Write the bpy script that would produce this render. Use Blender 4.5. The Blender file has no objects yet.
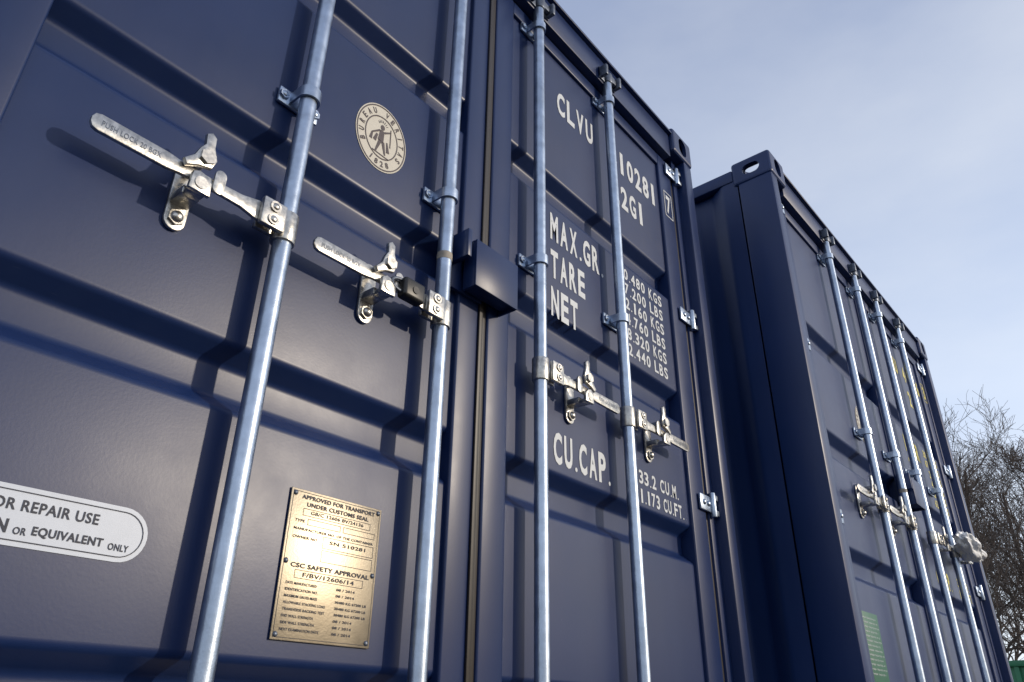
import bpy, bmesh, math, random
from mathutils import Vector, Matrix
random.seed(7)
scene = bpy.context.scene
scene.view_settings.view_transform = 'Standard'
scene.view_settings.look = 'None'
scene.view_settings.exposure = 0

# ------------------------------------------------------------------ materials
def new_mat(name):
    m = bpy.data.materials.new(name); m.use_nodes = True
    nt = m.node_tree
    return m, nt, nt.nodes['Principled BSDF']

def noise(nt, scale, detail=4, rough=0.55, mapping=None, rot=None):
    tc = nt.nodes.new('ShaderNodeTexCoord')
    mp = nt.nodes.new('ShaderNodeMapping')
    if mapping: mp.inputs['Scale'].default_value = mapping
    if rot: mp.inputs['Rotation'].default_value = rot
    n = nt.nodes.new('ShaderNodeTexNoise')
    n.inputs['Scale'].default_value = scale
    n.inputs['Detail'].default_value = detail
    n.inputs['Roughness'].default_value = rough
    nt.links.new(tc.outputs['Object'], mp.inputs['Vector'])
    nt.links.new(mp.outputs['Vector'], n.inputs['Vector'])
    return n.outputs['Fac']

def ramp(nt, fac, stops):
    r = nt.nodes.new('ShaderNodeValToRGB')
    els = r.color_ramp.elements
    while len(els) < len(stops): els.new(0.5)
    for e, (p, c) in zip(els, stops):
        e.position = p
        e.color = (c, c, c, 1) if not hasattr(c, '__len__') else (*c, 1)
    nt.links.new(fac, r.inputs['Fac'])
    return r.outputs['Color']

def mixc(nt, a, b, fac, mode='MIX'):
    m = nt.nodes.new('ShaderNodeMix'); m.data_type = 'RGBA'; m.blend_type = mode
    def put(sock, v):
        if hasattr(v, 'is_output'): nt.links.new(v, sock)
        elif hasattr(v, '__len__'): sock.default_value = (*v, 1)
        else: sock.default_value = v
    put(m.inputs[6], a); put(m.inputs[7], b); put(m.inputs[0], fac)
    return m.outputs[2]

def bump(nt, b, chain):
    prev = None
    for fac, dist, st in chain:
        n = nt.nodes.new('ShaderNodeBump')
        n.inputs['Strength'].default_value = st
        n.inputs['Distance'].default_value = dist
        nt.links.new(fac, n.inputs['Height'])
        if prev: nt.links.new(prev, n.inputs['Normal'])
        prev = n.outputs['Normal']
    nt.links.new(prev, b.inputs['Normal'])

def paint(name, base, rough=0.36, dust=0.035):
    m, nt, b = new_mat(name)
    big = noise(nt, 2.2, 5)
    streak = noise(nt, 1.0, 6, 0.65, (22, 22, 1.1))
    fine = noise(nt, 220, 2)
    speck = noise(nt, 45, 6, 0.7)
    patch = noise(nt, 5, 6, 0.6)
    scratch = noise(nt, 1.0, 2, 0.5, (14, 14, 420), (0, 0.35, 0))
    c1 = tuple(v*0.9 for v in base); c2 = tuple(v*1.1 for v in base)
    col = mixc(nt, c1, c2, ramp(nt, big, [(0.3, 0.0), (0.7, 1.0)]))
    dustc = (0.10, 0.13, 0.19)
    col = mixc(nt, col, dustc, mixc(nt, (0, 0, 0), (dust,)*3, ramp(nt, streak, [(0.45, 0.0), (0.8, 1.0)])))
    col = mixc(nt, col, (0.14, 0.17, 0.22), mixc(nt, (0, 0, 0), (0.3,)*3, ramp(nt, speck, [(0.72, 0.0), (0.78, 1.0)])))
    sm = mixc(nt, (0, 0, 0), ramp(nt, scratch, [(0.76, 0.0), (0.80, 0.35)]), ramp(nt, patch, [(0.58, 0.0), (0.66, 1.0)]))
    col = mixc(nt, col, (0.12, 0.15, 0.20), sm)
    nt.links.new(col, b.inputs['Base Color'])
    rr = mixc(nt, (rough-0.03,)*3, (rough+0.06,)*3, ramp(nt, patch, [(0.3, 0.0), (0.75, 1.0)]))
    nt.links.new(rr, b.inputs['Roughness'])
    b.inputs['Specular IOR Level'].default_value = 0.38
    bump(nt, b, [(noise(nt, 2.4, 1), 0.006, 0.25), (fine, 0.0003, 0.2)])
    return m

def metal(name, base, rough, metallic=0.9, spots=0.5, sc=60):
    m, nt, b = new_mat(name)
    n1 = noise(nt, sc, 5, 0.6); n2 = noise(nt, 6, 4); n3 = noise(nt, 300, 2)
    col = mixc(nt, tuple(v*(1-spots*0.5) for v in base), tuple(min(1, v*1.15) for v in base),
               ramp(nt, n1, [(0.35, 0.0), (0.62, 1.0)]))
    col = mixc(nt, col, tuple(v*0.55 for v in base), mixc(nt, (0,0,0), (0.6,)*3, ramp(nt, n2, [(0.55, 0.0), (0.75, 1.0)])))
    nt.links.new(col, b.inputs['Base Color'])
    b.inputs['Metallic'].default_value = metallic
    rr = mixc(nt, (rough-0.08,)*3, (rough+0.12,)*3, n1)
    nt.links.new(rr, b.inputs['Roughness'])
    bump(nt, b, [(n3, 0.0006, 0.3)])
    return m

def plain(name, base, rough=0.5, metallic=0.0, var=0.15, sc=40, bmp=0.0005):
    m, nt, b = new_mat(name)
    n1 = noise(nt, sc, 5)
    col = mixc(nt, tuple(v*(1-var) for v in base), tuple(min(1, v*(1+var)) for v in base), n1)
    nt.links.new(col, b.inputs['Base Color'])
    b.inputs['Roughness'].default_value = rough
    b.inputs['Metallic'].default_value = metallic
    bump(nt, b, [(n1, bmp, 0.4)])
    return m

M_NAVY = paint('navy_paint', (0.0075, 0.0215, 0.086))
M_NAVY2 = paint('navy_paint_worn', (0.009, 0.027, 0.105), 0.40, 0.05)
M_GALV = metal('galvanised_rod', (0.40, 0.47, 0.58), 0.31, 0.90, 0.25, 30)
M_ZINC = metal('zinc_hardware', (0.56, 0.54, 0.50), 0.31, 0.95, 0.6, 90)
M_DARKM = metal('dark_bracket', (0.12, 0.14, 0.18), 0.42, 0.7, 0.5, 60)
M_PLATE = metal('approval_plate_metal', (0.40, 0.345, 0.26), 0.40, 0.92, 0.15, 12)
M_RUB = plain('rubber_gasket', (0.022, 0.017, 0.014), 0.45)
M_WHITE = plain('white_vinyl', (0.50, 0.55, 0.64), 0.45, 0, 0.07, 60, 0.0002)
M_LETTER = plain('white_lettering', (0.56, 0.59, 0.62), 0.5, 0, 0.12, 50, 0.0002)
M_YEL = plain('yellow_lettering', (0.62, 0.55, 0.10), 0.5, 0, 0.12, 50, 0.0002)
M_IVORY = plain('ivory_vinyl', (0.56, 0.53, 0.46), 0.45, 0, 0.06, 60, 0.0002)
M_INK = plain('dark_ink', (0.015, 0.02, 0.04), 0.6)
M_BROWN = plain('brown_ink', (0.06, 0.045, 0.05), 0.5)
M_BLACK = plain('black_plastic', (0.012, 0.012, 0.013), 0.4)
M_GREEN = plain('green_label', (0.02, 0.12, 0.07), 0.5)
M_BAG = plain('bag_plastic', (0.82, 0.83, 0.85), 0.35, 0, 0.03, 40, 0.0001)
M_TAPE = plain('worn_tape', (0.30, 0.27, 0.23), 0.7, 0, 0.4, 80)
M_BARK = plain('bark', (0.085, 0.065, 0.055), 0.9, 0, 0.4, 8, 0.01)
M_SKIP = paint('green_paint', (0.03, 0.17, 0.08), 0.5, 0.1)

# ------------------------------------------------------------------ mesh helpers
def merge(bm, t):
    me = bpy.data.meshes.new('tmp'); t.to_mesh(me); t.free()
    bm.from_mesh(me); bpy.data.meshes.remove(me)

def box(bm, x0, x1, y0, y1, z0, z1, bev=0.003, seg=2, mat=None):
    t = bmesh.new()
    bmesh.ops.create_cube(t, size=1)
    for v in t.verts:
        v.co = Vector(((x0+x1)/2 + v.co.x*abs(x1-x0), (y0+y1)/2 + v.co.y*abs(y1-y0), (z0+z1)/2 + v.co.z*abs(z1-z0)))
    if bev > 0:
        bmesh.ops.bevel(t, geom=t.edges[:], offset=bev, segments=seg, affect='EDGES', profile=0.5)
    if mat: bmesh.ops.transform(t, matrix=mat, verts=t.verts[:])
    merge(bm, t)

def cyl(bm, p0, p1, r, seg=20, r2=None, bev=0):
    p0 = Vector(p0); p1 = Vector(p1); d = p1-p0
    t = bmesh.new()
    bmesh.ops.create_cone(t, cap_ends=True, segments=seg, radius1=r, radius2=r if r2 is None else r2, depth=d.length)
    if bev:
        es = [e for e in t.edges if len(e.link_faces) == 2 and any(len(f.verts) > 4 for f in e.link_faces)]
        bmesh.ops.bevel(t, geom=es, offset=bev, segments=2, affect='EDGES', profile=0.5)
    q = Vector((0, 0, 1)).rotation_difference(d.normalized()).to_matrix().to_4x4()
    bmesh.ops.transform(t, matrix=Matrix.Translation((p0+p1)/2) @ q, verts=t.verts[:])
    merge(bm, t)

def prism(bm, pts, y0, y1, bev=0.0015, mat=None):
    """pts in (x,z), extruded from y0 to y1"""
    t = bmesh.new()
    a = [t.verts.new((x, y0, z)) for x, z in pts]
    f = t.faces.new(a)
    r = bmesh.ops.extrude_face_region(t, geom=[f])
    vs = [g for g in r['geom'] if isinstance(g, bmesh.types.BMVert)]
    for v in vs: v.co.y = y1
    bmesh.ops.recalc_face_normals(t, faces=t.faces[:])
    if bev:
        es = [e for e in t.edges if abs(e.verts[0].co.y-e.verts[1].co.y) < 1e-6]
        bmesh.ops.bevel(t, geom=es, offset=bev, segments=2, affect='EDGES', profile=0.5)
    if mat: bmesh.ops.transform(t, matrix=mat, verts=t.verts[:])
    merge(bm, t)

def dome(bm, x, y, z, r, h):
    t = bmesh.new()
    bmesh.ops.create_uvsphere(t, u_segments=14, v_segments=8, radius=1)
    for v in t.verts: v.co = Vector((x+v.co.x*r, y+v.co.y*h, z+v.co.z*r))
    merge(bm, t)

def stadium(cx, cz, w, h, n=8):
    r = min(w, h)/2; pts = []
    if h >= w:
        for k in range(n+1):
            a = math.pi*k/n; pts.append((cx+r*math.cos(a), cz+h/2-r+r*math.sin(a)))
        for k in range(n+1):
            a = math.pi+math.pi*k/n; pts.append((cx+r*math.cos(a), cz-h/2+r+r*math.sin(a)))
    else:
        for k in range(n+1):
            a = -math.pi/2+math.pi*k/n; pts.append((cx+w/2-r+r*math.cos(a), cz+r*math.sin(a)))
        for k in range(n+1):
            a = math.pi/2+math.pi*k/n; pts.append((cx-w/2+r+r*math.cos(a), cz+r*math.sin(a)))
    return pts

def ring(bm, outer, inner, y):
    vo = [bm.verts.new((x, y, z)) for x, z in outer]
    vi = [bm.verts.new((x, y, z)) for x, z in inner]
    n = len(vo)
    for k in range(n):
        bm.faces.new((vo[k], vo[(k+1) % n], vi[(k+1) % n], vi[k]))

def flat(bm, pts, y):
    bm.faces.new([bm.verts.new((x, y, z)) for x, z in pts])

def finish(name, bm, mat, parent, ang=35, recalc=True):
    if recalc: bmesh.ops.recalc_face_normals(bm, faces=bm.faces[:])
    me = bpy.data.meshes.new(name); bm.to_mesh(me); bm.free()
    for p in me.polygons: p.use_smooth = True
    try: me.set_sharp_from_angle(angle=math.radians(ang))
    except Exception: pass
    me.materials.append(mat)
    ob = bpy.data.objects.new(name, me); scene.collection.objects.link(ob)
    if parent: ob.parent = parent
    return ob

def empty(name, loc=(0, 0, 0), rz=0):
    e = bpy.data.objects.new(name, None); scene.collection.objects.link(e)
    e.location = loc; e.rotation_euler = (0, 0, rz); e.empty_display_size = 0.2
    return e

_tc = {}
def text_geo(s, off=0.0):
    if (s, off) in _tc: return _tc[(s, off)]
    cu = bpy.data.curves.new('t', 'FONT'); cu.body = s; cu.size = 1; cu.offset = off; cu.resolution_u = 3
    cu.space_character = 1.08
    ob = bpy.data.objects.new('t', cu); scene.collection.objects.link(ob)
    dg = bpy.context.evaluated_depsgraph_get(); dg.update()
    me = bpy.data.meshes.new_from_object(ob.evaluated_get(dg))
    vs = [(v.co.x, v.co.y) for v in me.vertices]; fs = [tuple(p.vertices) for p in me.polygons]
    bpy.data.objects.remove(ob); bpy.data.curves.remove(cu); bpy.data.meshes.remove(me)
    xs = [v[0] for v in vs]; ys = [v[1] for v in vs]
    r = (vs, fs, min(xs), max(xs), min(ys), max(ys))
    _tc[(s, off)] = r
    return r

def text(bm, s, x0, x1, z0, z1, y, off=0.012, rot=0.0):
    vs, fs, ax, bx, ay, by = text_geo(s, off)
    cx, cz = (x0+x1)/2, (z0+z1)/2
    out = []
    for vx, vy in vs:
        x = x0+(vx-ax)/(bx-ax)*(x1-x0); z = z0+(vy-ay)/(by-ay)*(z1-z0)
        if rot:
            dx, dz = x-cx, z-cz
            x = cx+dx*math.cos(rot)-dz*math.sin(rot); z = cz+dx*math.sin(rot)+dz*math.cos(rot)
        out.append(bm.verts.new((x, y, z)))
    for f in fs:
        try: bm.faces.new([out[i] for i in f])
        except ValueError: pass

def mono(bm, s, x0, x1, z0, z1, y, off=0.03):
    """stencil-style lettering: every character fills an equal narrow cell, dots take half a cell"""
    adv = [0.45 if ch == '.' else (0.6 if ch == ' ' else 1.0) for ch in s]
    tot = sum(adv)-0.22; p = (x1-x0)/tot; a = x0
    for ch, ad in zip(s, adv):
        w = p*0.78
        if ch == ' ': pass
        elif ch == '.': text(bm, ch, a+p*0.02, a+p*0.24, z0, z0+(z1-z0)*0.14, y, off)
        elif ch in '1I': text(bm, ch, a+w*0.25, a+w*0.70, z0, z1, y, off)
        else: text(bm, ch, a, a+w, z0, z1, y, off)
        a += p*ad

def round_profile(pts, r, n=5):
    out = [pts[0]]
    for i in range(1, len(pts)-1):
        p = Vector(pts[i]); a = Vector(pts[i-1]); b = Vector(pts[i+1])
        ra = min(r, (a-p).length*0.45); rb = min(r, (b-p).length*0.45); rr = min(ra, rb)
        s = p+(a-p).normalized()*rr; e = p+(b-p).normalized()*rr
        for k in range(n+1):
            t = k/n
            q = s*(1-t)**2+p*2*t*(1-t)+e*t*t
            out.append((q.x, q.y))
    out.append(pts[-1]); return out

# ------------------------------------------------------------------ corner casting (one mesh, boolean cut)
def make_casting():
    L, W, H = 0.178, 0.162, 0.125   # y, x, z ; outer corner = +x, -y, +z
    bm = bmesh.new(); box(bm, -W, 0, 0, L, -H, 0, 0.014, 3)
    base = bpy.data.objects.new('c', bpy.data.meshes.new('c')); bm.to_mesh(base.data); bm.free()
    scene.collection.objects.link(base)
    bm = bmesh.new(); box(bm, -W+0.02, -0.016, 0.016, L-0.02, -H+0.02, -0.02, 0)
    prism(bm, stadium(-W/2, -H/2, 0.063, 0.088), -0.02, 0.06, 0)           # front hole
    prism(bm, stadium(L/2, -H/2, 0.079, 0.052), -0.06, 0.02, 0,
          Matrix.Rotation(math.pi/2, 4, 'Z'))   # x->y
    prism(bm, stadium(-W/2, L/2, 0.063, 0.11), -0.06, 0.02, 0,
          Matrix(((1, 0, 0, 0), (0, 0, 1, 0), (0, 1, 0, 0), (0, 0, 0, 1))))
    bmesh.ops.recalc_face_normals(bm, faces=bm.faces[:])
    cut = bpy.data.objects.new('k', bpy.data.meshes.new('k')); bm.to_mesh(cut.data); bm.free()
    scene.collection.objects.link(cut)
    md = base.modifiers.new('b', 'BOOLEAN'); md.object = cut; md.operation = 'DIFFERENCE'; md.solver = 'EXACT'
    md.use_self = True
    dg = bpy.context.evaluated_depsgraph_get(); dg.update()
    me = bpy.data.meshes.new_from_object(base.evaluated_get(dg))
    bpy.data.objects.remove(base); bpy.data.objects.remove(cut)
    return me
CAST = make_casting()

YF = -0.045          # front plane of posts/castings
SY = 0.012           # door sheet plane
HW = 1.219; HT = 2.612; LEN = 6.05
RODS = (-0.566, -0.172, 0.177, 0.582)
GROOVES = (0.43, 0.90, 1.352, 1.83)

def add_handle(bz, bd, x, s, z):
    """handle on rod at x extending in direction s; bz = zinc bmesh, bd = dark bmesh"""
    X = lambda v: x+s*v
    cyl(bz, (x, -0.03, z-0.03), (x, -0.03, z+0.03), 0.0215, 20, bev=0.002)
    box(bz, X(0.016), X(0.062), -0.058, -0.046, z-0.027, z+0.027, 0.003)
    box(bz, X(0.012), X(0.056), -0.030, -0.020, z-0.022, z+0.022, 0.002)
    for q in (0.013, -0.013):
        dome(bz, X(0.040), -0.058, z+q, 0.0080, 0.006)
        cyl(bz, (X(0.040), -0.061, z+q), (X(0.040), -0.057, z+q), 0.0105, 12)
    top = [(0.03, 0.019), (0.065, 0.019), (0.095, 0.012), (0.15, 0.010), (0.20, 0.011), (0.225, 0.0145), (0.328, 0.015), (0.336, 0.012), (0.340, 0.004)]
    pts = [(X(a), z+b) for a, b in top]+[(X(a), z-b) for a, b in reversed(top)]
    prism(bz, pts, -0.046, -0.038, 0.002)
    a0, a1 = sorted((X(0.235), X(0.325)))
    text(bd, 'PUSH LOCK 20 BGX', a0, a1, z-0.005, z+0.005, -0.0466)
    cx = 0.172
    C = lambda v: X(cx+v)
    prism(bz, stadium(C(0), z-0.012, 0.036, 0.135), 0.004, SY-0.001, 0.0015)
    box(bz, C(-0.016), C(0.016), -0.034, 0.006, z-0.034, z-0.018, 0.003)     # shelf below bar
    prism(bz, [(C(-0.018), z-0.036), (C(0.018), z-0.036), (C(0.016), z-0.004), (C(0.006), z+0.002), (C(-0.008), z-0.002), (C(-0.017), z-0.012)], -0.060, -0.050, 0.002)
    box(bz, C(-0.014), C(0.014), -0.054, -0.030, z-0.036, z-0.026, 0.003)
    dome(bz, C(0), -0.001, z-0.058, 0.0105, 0.009); cyl(bz, (C(0), -0.002, z-0.058), (C(0), 0.006, z-0.058), 0.0145, 6)
    dome(bz, C(0), -0.001, z+0.036, 0.0105, 0.009)
    hp = [(C(-0.012), z+0.018), (C(-0.018), z+0.036), (C(-0.010), z+0.058), (C(-0.009), z+0.078), (C(0.0), z+0.085), (C(0.009), z+0.078),
          (C(0.007), z+0.058), (C(0.014), z+0.046), (C(0.020), z+0.028), (C(0.034), z+0.012), (C(0.028), z+0.002), (C(0.010), z+0.012)]
    prism(bz, hp, -0.058, -0.047, 0.003)
    cyl(bz, (C(0.0), -0.062, z+0.032), (C(0.0), 0.006, z+0.032), 0.009, 14, bev=0.001)
    cyl(bz, (C(0.0), -0.064, z+0.032), (C(0.0), -0.058, z+0.032), 0.0135, 6)
    cyl(bz, (C(0.0), -0.062, z-0.020), (C(0.0), -0.056, z-0.020), 0.011, 14)
    prism(bz, stadium(C(-0.032), z+0.006, 0.020, 0.046), -0.052, -0.047, 0.001)

def add_guide(bz, bd, x, z):
    box(bz, x-0.046, x+0.046, 0.002, SY-0.001, z-0.019, z+0.019, 0.003)
    for s in (-1, 1):
        dome(bz, x+s*0.036, 0.001, z, 0.009, 0.008)
        cyl(bz, (x+s*0.036, -0.004, z), (x+s*0.036, 0.003, z), 0.0105, 6)
    pts = []
    for k in range(13):
        a = math.pi*k/12
        pts.append((math.cos(a)*0.0225, math.sin(a)*0.0225))
    prof_o = [(0.0225, -0.042)]+pts+[(-0.0225, -0.042)]
    prof_i = [(0.0180, -0.042)]+[(p[0]*0.80, p[1]*0.80) for p in pts]+[(-0.0180, -0.042)]
    n = len(prof_o)
    vo = [[bd.verts.new((x+a, -0.03-b, z+h)) for a, b in prof_o] for h in (-0.013, 0.013)]
    vi = [[bd.verts.new((x+a, -0.03-b, z+h)) for a, b in prof_i] for h in (-0.013, 0.013)]
    for k in range(n-1):
        bd.faces.new((vo[0][k], vo[0][k+1], vo[1][k+1], vo[1][k]))
        bd.faces.new((vi[0][k], vi[0][k+1], vi[1][k+1], vi[1][k]))
        for h in (0, 1): bd.faces.new((vo[h][k], vo[h][k+1], vi[h][k+1], vi[h][k]))

def add_hinge(bz, s, z):
    x = s*1.118
    cyl(bz, (x, -0.014, z-0.040), (x, -0.014, z+0.040), 0.011, 16, bev=0.002)
    a, b = sorted((x, x-s*0.080))
    box(bz, a, b, -0.012, -0.003, z-0.026, z+0.026, 0.003)
    for k in (0.028, 0.058):
        dome(bz, x-s*k, -0.013, z, 0.009, 0.006)
    a, b = sorted((x, x+s*0.028))
    box(bz, a, b, -0.022, -0.008, z+0.016, z+0.034, 0.002)
    box(bz, a, b, -0.022, -0.008, z-0.034, z-0.016, 0.002)

def build_container(loc, rz, mat, letter, number, seed=0, full=True):
    P = empty('shipping_container', loc, rz)
    # --- frame
    bm = bmesh.new()
    for s in (-1, 1):
        a, b = sorted((s*1.150, s*(HW-0.004)))
        box(bm, a, b, YF+0.004, 0.11, 0.112, HT-0.119, 0.008)
        a, b = sorted((s*1.108, s*1.152))
        box(bm, a, b, -0.004, 0.10, 0.112, HT-0.119, 0.004)
    finish('corner_posts', bm, mat, P)
    bm = bmesh.new()
    box(bm, -1.058, 1.058, -0.028, 0.06, 2.458, 2.572, 0.004)
    box(bm, -1.058, 1.058, -0.044, 0.06, 2.572, 2.582, 0.002)
    box(bm, -1.058, 1.058, -0.040, 0.08, 0.012, 0.135, 0.005)
    finish('header_and_sill', bm, mat, P)
    for fx in (-1, 1):
        for fy in (0, 1):
            for fz in (0, 1):
                ob = bpy.data.objects.new('corner_casting', CAST.copy())
                ob.data.materials.clear(); ob.data.materials.append(mat)
                scene.collection.objects.link(ob); ob.parent = P
                ob.location = (fx*HW, YF-0.002 if fy == 0 else LEN, HT if fz else 0)
                ob.scale = (fx, 1 if fy == 0 else -1, 1 if fz else -1)
    # --- side walls
    per = 0.278; amp = 0.036
    bm = bmesh.new()
    for s in (-1, 1):
        pts = []; y = 0.115
        while y < LEN-0.3:
            pts += [(s*1.209, y), (s*1.209, y+0.072), (s*(1.209-amp), y+0.140), (s*(1.209-amp), y+0.210)]
            y += per
        pts.append((s*1.209, LEN-0.1))
        pts = round_profile(pts, 0.012, 3)
        lo = [bm.verts.new((p[0], p[1], 0.15)) for p in pts]
        hi = [bm.verts.new((p[0], p[1], 2.53)) for p in pts]
        for k in range(len(pts)-1): bm.faces.new((lo[k], lo[k+1], hi[k+1], hi[k]))
    finish('side_walls', bm, mat, P, recalc=False)
    bm = bmesh.new()
    for s in (-1, 1):
        a, b = sorted((s*1.155, s*(HW-0.005)))
        box(bm, a, b, 0.13, LEN-0.18, 2.522, 2.583, 0.006)
        box(bm, a, b, 0.13, LEN-0.18, 0.03, 0.16, 0.006)
    box(bm, -1.15, 1.15, 0.062, LEN-0.05, 2.560, 2.570, 0)
    box(bm, -1.15, 1.15, LEN-0.06, LEN-0.02, 0.05, 2.57, 0)
    box(bm, -1.15, 1.15, 0.09, LEN-0.07, 0.12, 0.15, 0)
    finish('rails_roof_and_floor', bm, mat, P)
    # --- doors
    for s in (-1, 1):
        bm = bmesh.new()
        def B(a, b, *r, **k):
            a, b = sorted((s*a, s*b)); box(bm, a, b, *r, **k)
        B(0.010, 0.090, 0, 0.05, 0.145, 2.450, bev=0.006, seg=3)
        B(0.993, 1.092, 0, 0.05, 0.145, 2.450, bev=0.006, seg=3)
        B(0.0885, 0.9945, 0.001, 0.05, 2.395, 2.449, bev=0.005, seg=3)
        B(0.0885, 0.9945, 0.001, 0.05, 0.146, 0.215, bev=0.005, seg=3)
        prof = [(SY, 0.20)]
        for g in GROOVES:
            prof += [(SY, g-0.056), (SY+0.036, g-0.028), (SY+0.036, g+0.028), (SY, g+0.056)]
        prof.append((SY, 2.41))
        prof = round_profile(prof, 0.009, 5)
        xs = [s*0.088, s*0.996]
        A = [[bm.verts.new((x, p[0], p[1])) for p in prof] for x in xs]
        for k in range(len(prof)-1):
            bm.faces.new((A[0][k], A[0][k+1], A[1][k+1], A[1][k]))
        finish('door_leaf', bm, mat, P, ang=50)
    # gaskets
    bm = bmesh.new()
    box(bm, -0.0095, 0.0095, 0.004, 0.04, 0.14, 2.455, 0.003)
    box(bm, -0.024, -0.011, -0.006, 0.0005, 0.145, 2.45, 0.002)
    for s in (-1, 1):
        a, b = sorted((s*1.0925, s*1.1075)); box(bm, a, b, 0.004, 0.04, 0.14, 2.455, 0.003)
        a, b = sorted((s*0.012, s*1.09)); box(bm, a, b, 0.006, 0.04, 2.4505, 2.4575, 0.001)
    finish('door_gasket', bm, M_RUB, P)
    # --- rods
    bm = bmesh.new(); bz = bmesh.new(); bd = bmesh.new(); bc = bmesh.new(); bt = bmesh.new(); bs = bmesh.new()
    for x in RODS:
        cyl(bm, (x, -0.03, 0.10), (x, -0.03, 2.475), 0.0168, 32)
        for z in (2.384, 1.497, 0.30): add_guide(bc, bs, x, z)
        for z, q in ((2.490, 1), (0.085, -1)):
            cyl(bd, (x, -0.03, z-0.022), (x, -0.03, z+0.022), 0.021, 18, bev=0.004)
            prism(bd, [(x-0.008, z-0.016), (x+0.034, z-0.014), (x+0.038, z+0.012), (x-0.006, z+0.018)], -0.05, -0.03, 0.004)
            for t in (-0.043, 0.043):
                box(bd, x+t-0.007, x+t+0.007, -0.062, -0.024, z-0.022, z+0.026, 0.004)
            box(bd, x-0.05, x+0.05, -0.034, -0.026, z-0.024, z+0.030, 0.002)
        add_handle(bz, bt, x, 1 if x > 0 else -1, 1.180)
    finish('locking_rods', bm, M_GALV, P)
    finish('handles', bz, M_ZINC, P)
    finish('rod_straps', bs, M_GALV, P)
    finish('rod_guides', bc, M_GALV, P)
    finish('rod_cams_and_keepers', bd, M_DARKM, P)
    finish('handle_grip_lettering', bt, M_DARKM, P)
    bm = bmesh.new()
    cyl(bm, (RODS[1], -0.03, 1.318), (RODS[1], -0.03, 1.336), 0.0174, 24)
    finish('tape_band', bm, M_TAPE, P)
    bh = bmesh.new()
    for s in (-1, 1):
        for z in (0.36, 1.046, 1.732, 2.40): add_hinge(bh, s, z)
    finish('hinges', bh, M_GALV, P)
    # --- lock box across the seam
    bm = bmesh.new()
    box(bm, -0.100, 0.050, -0.060, -0.054, 1.282, 1.406, 0.002)
    box(bm, -0.100, 0.050, -0.055, -0.001, 1.399, 1.4055, 0.002)
    box(bm, -0.0995, -0.093, -0.0545, -0.02, 1.282, 1.400, 0.001)
    box(bm, 0.0435, 0.0495, -0.0545, -0.001, 1.282, 1.400, 0.001)
    box(bm, -0.092, 0.043, -0.0535, -0.012, 1.290, 1.295, 0.001)
    box(bm, -0.135, -0.02, -0.008, 0.001, 1.285, 1.425, 0.002)
    box(bm, -0.132, -0.118, -0.062, -0.007, 1.345, 1.418, 0.002)
    finish('lock_box', bm, mat, P)
    yt = SY-0.0012
    # --- lettering
    bm = bmesh.new(); O = 0.034
    t4 = 'CLVU' if full else 'TEMU'
    mono(bm, t4, 0.327, 0.534, 2.166, 2.264, yt, O)
    mono(bm, number[0], 0.645, 0.968, 2.166, 2.266, yt, O)
    text(bm, number[1], 1.030, 1.062, 2.175, 2.262, -0.0012, O)
    bx = [(1.016, 2.158), (1.076, 2.158), (1.076, 2.279), (1.016, 2.279)]
    ii = [(1.020, 2.162), (1.072, 2.162), (1.072, 2.275), (1.020, 2.275)]
    ring(bm, bx, ii, -0.0012)
    mono(bm, '22G1', 0.645, 0.858, 2.010, 2.108, yt, O)
    for s_, z, xe in (('MAX.GR.', 1.741, 0.556), ('TARE', 1.613, 0.450), ('NET', 1.489, 0.408)):
        mono(bm, s_, 0.281, xe, z-0.093, z, yt, O)
    rows = ['30.480 KGS', '67.200 LBS', '2.160 KGS', '4.760 LBS', '28.320 KGS', '62.440 LBS']
    for k, r in enumerate(rows):
        zt = 1.752-k*0.0555
        mono(bm, r, 0.652 if len(r) == 10 else 0.684, 0.934, zt-0.042, zt, yt, 0.024)
    mono(bm, 'CU.CAP.', 0.283, 0.540, 0.980, 1.064, yt, O)
    mono(bm, '33.2 CU.M.', 0.695, 0.930, 1.026, 1.067, yt, 0.024)
    mono(bm, '1.173 CU.FT.', 0.695, 0.955, 0.970, 1.011, yt, 0.024)
    finish('stencilled_lettering', bm, letter, P, recalc=False)
    # --- seal logo
    lx = -0.351 if full else -0.45; lz = 1.571; ra, rb = 0.073, 0.090
    def ell(f, n=48): return [(lx+ra*f*math.cos(2*math.pi*k/n), lz+rb*f*math.sin(2*math.pi*k/n)) for k in range(n)]
    bm = bmesh.new(); flat(bm, ell(1.0), yt); finish('inspection_logo_disc', bm, M_IVORY, P, recalc=False)
    bm = bmesh.new(); yk = yt-0.0008
    ring(bm, ell(0.965), ell(0.93), yk); ring(bm, ell(0.65), ell(0.615), yk)
    def arc(word, a0, a1, flip=False):
        n = len(word)
        for k, ch in enumerate(word):
            if ch == ' ': continue
            a = math.radians(a0+(a1-a0)*k/(n-1))
            cx = lx+ra*0.79*math.cos(a); cz = lz+rb*0.79*math.sin(a)
            w = 0.0044 if ch not in 'I1' else 0.0014
            text(bm, ch, cx-w, cx+w, cz-0.0075, cz+0.0075, yk, 0.03, a-math.pi/2+(math.pi if flip else 0))
    arc('BUREAU VERITAS', 208, -28)
    arc('1828', 247, 293, True)
    def limb(a, b, w0, w1):
        a = Vector(a)*1.12; b = Vector(b)*1.12; d = (b-a).normalized(); n_ = Vector((-d.y, d.x))
        q = [a+n_*w0, a-n_*w0, b-n_*w1, b+n_*w1]
        flat(bm, [(lx+p.x, lz+p.y) for p in q], yk)
    limb((0, 0.018), (-0.002, -0.010), 0.006, 0.008)
    limb((-0.003, -0.009), (-0.012, -0.040), 0.0045, 0.002)
    limb((0.004, -0.009), (0.012, -0.038), 0.0045, 0.002)
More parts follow.
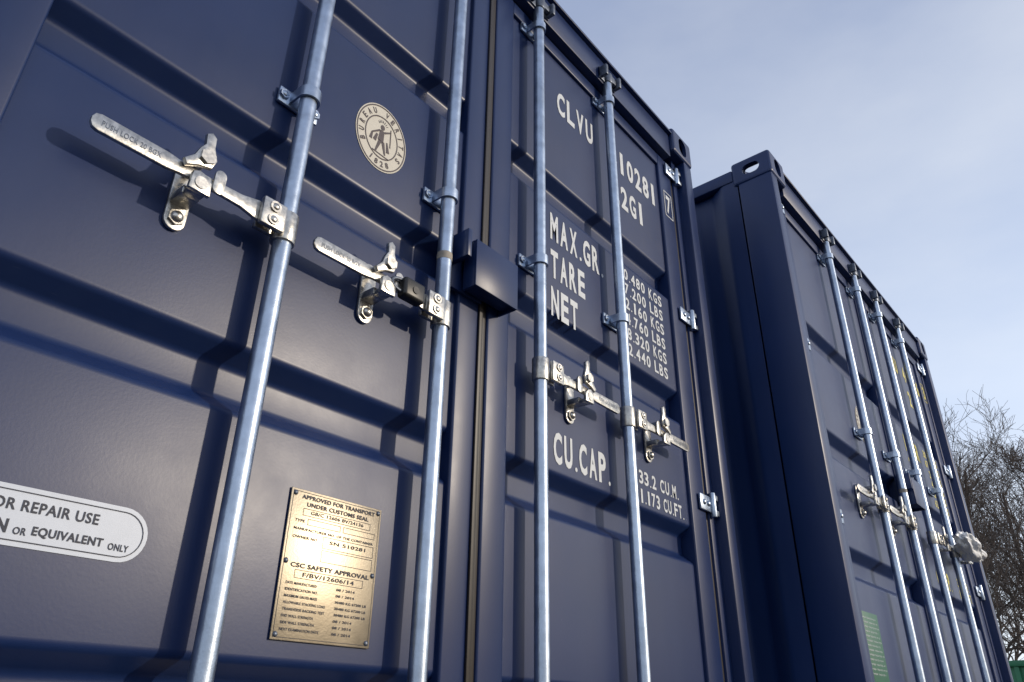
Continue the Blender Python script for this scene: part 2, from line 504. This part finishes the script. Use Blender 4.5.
    limb((-0.006, 0.016), (-0.024, 0.000), 0.0025, 0.0018)
    limb((-0.024, 0.001), (-0.027, -0.018), 0.0018, 0.004)
    limb((0.006, 0.016), (0.020, 0.026), 0.0025, 0.0018)
    limb((0.021, 0.034), (0.023, -0.012), 0.0013, 0.0013)
    limb((-0.012, 0.003), (-0.017, -0.016), 0.0025, 0.0045)
    limb((0.014, -0.004), (0.019, -0.028), 0.0018, 0.0045)
    limb((-0.020, -0.041), (0.022, -0.043), 0.0015, 0.0015)
    flat(bm, [(lx+0.006*math.cos(k*math.pi/6), lz+0.029+0.0075*math.sin(k*math.pi/6)) for k in range(12)], yk)
    for k in range(7):
        a = math.radians(30+k*20)
        limb((0.010*math.cos(a), 0.028+0.010*math.sin(a)), (0.015*math.cos(a), 0.029+0.016*math.sin(a)), 0.001, 0.0004)
    finish('inspection_logo_print', bm, M_BROWN, P, recalc=False)
    if full:
        # --- repair decal
        bm = bmesh.new(); cx, cz = -0.8225, 0.629
        flat(bm, stadium(cx, cz, 0.325, 0.072, 14), yt); finish('repair_decal', bm, M_WHITE, P, recalc=False)
        bm = bmesh.new()
        ring(bm, stadium(cx, cz, 0.313, 0.060, 14), stadium(cx, cz, 0.3105, 0.0575, 14), yk)
        text(bm, 'FOR REPAIR USE', -0.862, -0.728, 0.635, 0.649, yk, 0.02)
        text(bm, 'CORTEN', -0.905, -0.830, 0.607, 0.624, yk, 0.035)
        text(bm, 'OR', -0.823, -0.808, 0.607, 0.616, yk, 0.02)
        text(bm, 'EQUIVALENT', -0.802, -0.716, 0.607, 0.620, yk, 0.03)
        text(bm, 'ONLY', -0.709, -0.682, 0.607, 0.616, yk, 0.02)
        finish('repair_decal_print', bm, M_INK, P, recalc=False)
        # --- approval plate
        x0, x1, z0, z1 = -0.446, -0.252, 0.518, 0.752
        bm = bmesh.new(); box(bm, x0, x1, SY-0.0045, SY-0.0012, z0, z1, 0.0012); finish('approval_plate', bm, M_PLATE, P)
        bm = bmesh.new()
        for xx in (x0+0.008, x1-0.008):
            for zz in (z0+0.008, z1-0.008, (z0+z1)/2): dome(bm, xx, SY-0.0045, zz, 0.0045, 0.003)
        finish('plate_rivets', bm, M_DARKM, P)
        bm = bmesh.new(); yp = SY-0.0052; w = x1-x0
        def T(s_, a, b, zt, h, off=0.02): text(bm, s_, x0+a*w, x0+b*w, zt-h, zt, yp, off)
        def R(a, b, zt, zb, t=0.0007):
            A_ = [(x0+a*w, zb), (x0+b*w, zb), (x0+b*w, zt), (x0+a*w, zt)]
            B_ = [(x0+a*w+t, zb+t), (x0+b*w-t, zb+t), (x0+b*w-t, zt-t), (x0+a*w+t, zt-t)]
            ring(bm, A_, B_, yp)
        R(0.02, 0.98, z1-0.004, z0+0.004)
        T('APPROVED FOR TRANSPORT', 0.11, 0.92, 0.744, 0.0072, 0.035)
        T('UNDER CUSTOMS SEAL', 0.17, 0.85, 0.7325, 0.0072, 0.035)
        R(0.14, 0.88, 0.722, 0.710); T('GB/C 12606 BV/24136', 0.22, 0.80, 0.7195, 0.006)
        T('TYPE', 0.07, 0.17, 0.703, 0.0045); R(0.20, 0.55, 0.706, 0.696); R(0.58, 0.94, 0.706, 0.696)
        T('MANUFACTURER NO. OF THE CONTAINER', 0.07, 0.93, 0.690, 0.0042)
        R(0.38, 0.94, 0.683, 0.664); T('SN 510281', 0.45, 0.85, 0.678, 0.006)
        T('OWNER NO.', 0.07, 0.33, 0.677, 0.0045)
        R(0.38, 0.94, 0.661, 0.642)
        T('CSC SAFETY APPROVAL', 0.09, 0.92, 0.6345, 0.0075, 0.035)
        R(0.14, 0.86, 0.624, 0.611); T('F/BV/12606/14', 0.22, 0.76, 0.621, 0.007, 0.02)
        rr = ['DATE MANUFACTURED', 'IDENTIFICATION NO.', 'MAXIMUM GROSS MASS', 'ALLOWABLE STACKING LOAD', 'TRANSVERSE RACKING TEST', 'END WALL STRENGTH', 'SIDE WALL STRENGTH', 'NEXT EXAMINATION DATE']
        for k, r in enumerate(rr):
            zt = 0.605-k*0.0098
            T(r, 0.07, 0.07+0.018*len(r), zt, 0.0042)
            T('30480 KG 67200 LB' if 1 < k < 5 else '08 / 2014', 0.58, 0.92 if 1 < k < 5 else 0.78, zt, 0.0042)
        finish('approval_plate_print', bm, M_INK, P, recalc=False)
    else:
        bm = bmesh.new(); box(bm, -0.99, -0.80, SY-0.002, SY-0.0005, 0.50, 0.74, 0.0004); finish('green_label', bm, M_GREEN, P)
        bm = bmesh.new()
        for k in range(13):
            text(bm, 'TIMBER TREATED IM 2014'[:22-(k*5) % 9], -0.975, -0.83+0.01*((k*7) % 3), 0.717-k*0.015, 0.722-k*0.015, SY-0.0028, 0.0)
        finish('green_label_print', bm, M_LETTER, P, recalc=False)
    return P

C1 = build_container((1.133, 0, 0), 0, M_NAVY, M_LETTER, ('510281', '7'))
C2 = build_container((3.815, -0.275, 0.03), math.radians(-1.27), M_NAVY2, M_YEL, ('402816', '3'), full=False)

# timber bearers under the farther container
TB = empty('timber_bearer', (3.815, -0.275, 0), math.radians(-1.27))
bm = bmesh.new()
for yy in (0.04, 5.9): box(bm, -1.4, 1.4, yy-0.08, yy+0.08, -0.02, 0.029, 0.004)
finish('bearer_planks', bm, plain('timber', (0.20, 0.15, 0.10), 0.8, 0, 0.3, 12, 0.003), TB)

# ------------------------------------------------------------------ padlock on the second handle
PL = empty('padlock', (1.133-0.172-0.112, -0.056, 1.178))
bm = bmesh.new()
box(bm, -0.028, 0.028, -0.015, 0.012, -0.024, 0.020, 0.007, 3)
cyl(bm, (0.0, -0.017, -0.004), (0.0, -0.014, -0.004), 0.008, 16)
finish('body', bm, M_BLACK, PL)
bm = bmesh.new()
prev = None
for k in range(11):
    a = math.pi*k/10
    p = Vector((-0.027-0.026*math.sin(a), -0.002, 0.013*math.cos(a)))
    if prev is not None: cyl(bm, prev, p, 0.0035, 10)
    prev = p
finish('shackle', bm, M_DARKM, PL)

# ------------------------------------------------------------------ plastic bag on a handle of the farther container
BG = empty('plastic_bag', (3.815+0.56, -0.395, 1.215))
t = bmesh.new(); bmesh.ops.create_icosphere(t, subdivisions=5, radius=1)
from mathutils import noise as mn
for v in t.verts:
    p = v.co.copy()
    d = 1+0.45*mn.noise(p*1.9)+0.16*mn.noise(p*4.3+Vector((3, 1, 2)))-0.14*abs(mn.noise(p*5))
    v.co = Vector((p.x*0.17, p.y*0.05, p.z*0.045))*d
    v.co.z -= 0.2*v.co.x
finish('crumpled_film', t, M_BAG, BG, ang=60)

# ------------------------------------------------------------------ ground
m, nt, b = new_mat('gravel_yard')
n1 = noise(nt, 0.4, 6); n2 = noise(nt, 25, 6, 0.7); n3 = noise(nt, 90, 3)
c = mixc(nt, (0.045, 0.043, 0.042), (0.12, 0.115, 0.11), n2)
c = mixc(nt, c, (0.07, 0.068, 0.06), ramp(nt, n1, [(0.4, 0.0), (0.65, 1.0)]))
nt.links.new(c, b.inputs['Base Color']); b.inputs['Roughness'].default_value = 0.9
bump(nt, b, [(n2, 0.03, 0.6), (n3, 0.01, 0.5)])
bm = bmesh.new(); bmesh.ops.create_grid(bm, x_segments=40, y_segments=40, size=600)
g = finish('ground', bm, m, None)

# ------------------------------------------------------------------ bare trees
def bare_tree(name, loc, height, seed, levels=5):
    rnd = random.Random(seed); V = []; F = []
    def tube(pts, rads, n):
        base = len(V)
        for i, p in enumerate(pts):
            d = (pts[min(i+1, len(pts)-1)]-pts[max(i-1, 0)]).normalized()
            u = d.orthogonal().normalized(); w = d.cross(u)
            for k in range(n):
                a = 2*math.pi*k/n
                q = p+(u*math.cos(a)+w*math.sin(a))*rads[i]
                V.append((q.x, q.y, q.z))
        for i in range(len(pts)-1):
            for k in range(n):
                a = base+i*n+k; b_ = base+i*n+(k+1) % n
                F.append((a, b_, b_+n, a+n))
    def grow(p, d, L, r, lev):
        n = 7 if lev == 0 else (5 if lev < 3 else 3)
        seg = 8 if lev == 0 else (5 if lev < 3 else 3)
        pts = [p.copy()]; rads = [r]; dirs = [d.copy()]
        for i in range(seg):
            j = 0.06 if lev == 0 else 0.15
            d = (d+Vector((rnd.gauss(0, j), rnd.gauss(0, j), rnd.gauss(0, j)+(0.07 if lev < 4 else 0.02)))).normalized()
            p = p+d*(L/seg); pts.append(p.copy()); dirs.append(d.copy())
            rads.append(max(0.0055, r*(1-0.75*(i+1)/seg)))
        tube(pts, rads, n)
        if lev >= levels-1: return
        nch = (15, 7, 6, 4, 3)[lev]
        for c_ in range(nch):
            t_ = (0.15+0.85*(c_+rnd.random())/nch) if lev == 0 else (0.2+0.8*(c_+rnd.random())/nch)
            i = min(int(t_*seg), seg-1); f = t_*seg-i
            q = pts[i].lerp(pts[i+1], f); dd = dirs[i]
            ax = dd.orthogonal().normalized(); ax.rotate(Matrix.Rotation(rnd.uniform(0, 2*math.pi), 3, dd))
            ang = math.radians(rnd.uniform(25, 50))
            nd = dd.copy(); nd.rotate(Matrix.Rotation(ang, 3, ax))
            if lev < 2: nd.z += 0.3; nd.normalize()
            ll = L*(rnd.uniform(0.32, 0.45) if lev == 0 else rnd.uniform(0.45, 0.7))*(1.15-0.65*t_ if lev == 0 else 1)
            grow(q, nd, ll, max(0.007, rads[i]*(0.5 if lev == 0 else 0.62)), lev+1)
    grow(Vector((0, 0, -0.1)), Vector((rnd.gauss(0, 0.04), rnd.gauss(0, 0.04), 1)).normalized(), height, height*0.019, 0)
    me = bpy.data.meshes.new(name); me.from_pydata(V, [], F); me.materials.append(M_BARK)
    ob = bpy.data.objects.new(name, me); scene.collection.objects.link(ob); ob.location = loc
    return ob
bare_tree('bare_tree', (24, 2.3, 0), 6.9, 3)
bare_tree('bare_tree', (27, 0.8, 0), 7.2, 11)
bare_tree('bare_tree', (30, 4.0, 0), 8.6, 5)
bare_tree('bare_tree', (33, 2.2, 0), 8.6, 21)
bare_tree('bare_tree', (38, -0.5, 0), 9, 31)

# ------------------------------------------------------------------ green skip, low at the right
SK = empty('green_skip', (21, 1.35, 0), 1.3); SK.scale = (1, 1, 1.0)
bm = bmesh.new()
prof = [(-1.6, 0.15), (1.6, 0.15), (2.0, 1.65), (-2.0, 1.65)]
prism(bm, prof, -0.9, 0.9, 0.02)
for x in (-1.3, -0.65, 0, 0.65, 1.3): box(bm, x-0.05, x+0.05, -0.96, 0.96, 0.2, 1.6, 0.01)
box(bm, -2.08, 2.08, -0.99, 0.99, 1.58, 1.70, 0.02)
for x in (-1.2, 1.2): box(bm, x-0.1, x+0.1, -0.8, 0.8, 0.0, 0.16, 0.01)
finish('skip_body', bm, M_SKIP, SK)

# ------------------------------------------------------------------ camera
X = Vector((0.635, 0.360, 0.683)); Z = Vector((0.013, -0.8895, 0.4568))
Z.normalize(); X = (X-Z*X.dot(Z)).normalized(); Y = Z.cross(X)
right = Vector((X.x, Y.x, Z.x)); down = Vector((X.y, Y.y, Z.y)); fwd = Vector((X.z, Y.z, Z.z))
cam = bpy.data.cameras.new('camera'); co = bpy.data.objects.new('camera', cam); scene.collection.objects.link(co)
R = Matrix((right, -down, -fwd)).transposed()
co.matrix_world = Matrix.Translation((0, -1.03, 0.414)) @ R.to_4x4()
cam.sensor_width = 36; cam.lens = 26.0; cam.clip_end = 2000; cam.clip_start = 0.02
scene.camera = co

# ------------------------------------------------------------------ light
S = Vector((0.50, -0.85, 0.28)).normalized()
el = math.asin(S.z); az = math.atan2(S.x, S.y)
sl = bpy.data.lights.new('sun', 'SUN'); so = bpy.data.objects.new('sun', sl); scene.collection.objects.link(so)
sl.energy = 2.4; sl.angle = math.radians(1.5); sl.color = (1.0, 0.86, 0.68)
so.rotation_euler = S.to_track_quat('Z', 'Y').to_euler(); so.location = (3, -10, 8)
w = bpy.data.worlds.new('World'); scene.world = w; w.use_nodes = True
nt = w.node_tree; bg = nt.nodes['Background']
sky = nt.nodes.new('ShaderNodeTexSky'); sky.sky_type = 'NISHITA'; sky.sun_disc = False
sky.sun_elevation = el; sky.sun_rotation = az; sky.air_density = 1.0; sky.dust_density = 1.2; sky.ozone_density = 1.5
tc = nt.nodes.new('ShaderNodeTexCoord'); mp = nt.nodes.new('ShaderNodeMapping'); mp.inputs['Scale'].default_value = (1, 1, 2.5)
mp.inputs['Rotation'].default_value = (0.2, 0.3, 0.6)
nz = nt.nodes.new('ShaderNodeTexNoise'); nz.inputs['Scale'].default_value = 1.8; nz.inputs['Detail'].default_value = 7
nt.links.new(tc.outputs['Generated'], mp.inputs['Vector']); nt.links.new(mp.outputs['Vector'], nz.inputs['Vector'])
sep = nt.nodes.new('ShaderNodeSeparateXYZ'); nt.links.new(tc.outputs['Generated'], sep.inputs[0])
clear = ramp(nt, sep.outputs['Z'], [(0.0, (0.70, 0.76, 0.86)), (0.35, (0.52, 0.60, 0.76)), (0.75, (0.29, 0.345, 0.49))])
thin = ramp(nt, sep.outputs['Z'], [(0.0, (0.78, 0.81, 0.86)), (0.35, (0.66, 0.71, 0.80)), (0.75, (0.45, 0.49, 0.59))])
haze = mixc(nt, clear, thin, ramp(nt, nz.outputs['Fac'], [(0.38, 0.0), (0.66, 1.0)]))
sc = nt.nodes.new('ShaderNodeVectorMath'); sc.operation = 'SCALE'; sc.inputs['Scale'].default_value = 9.6
nt.links.new(haze, sc.inputs[0])
col = mixc(nt, sky.outputs['Color'], sc.outputs[0], 0.78)
nt.links.new(col, bg.inputs['Color']); bg.inputs['Strength'].default_value = 0.15
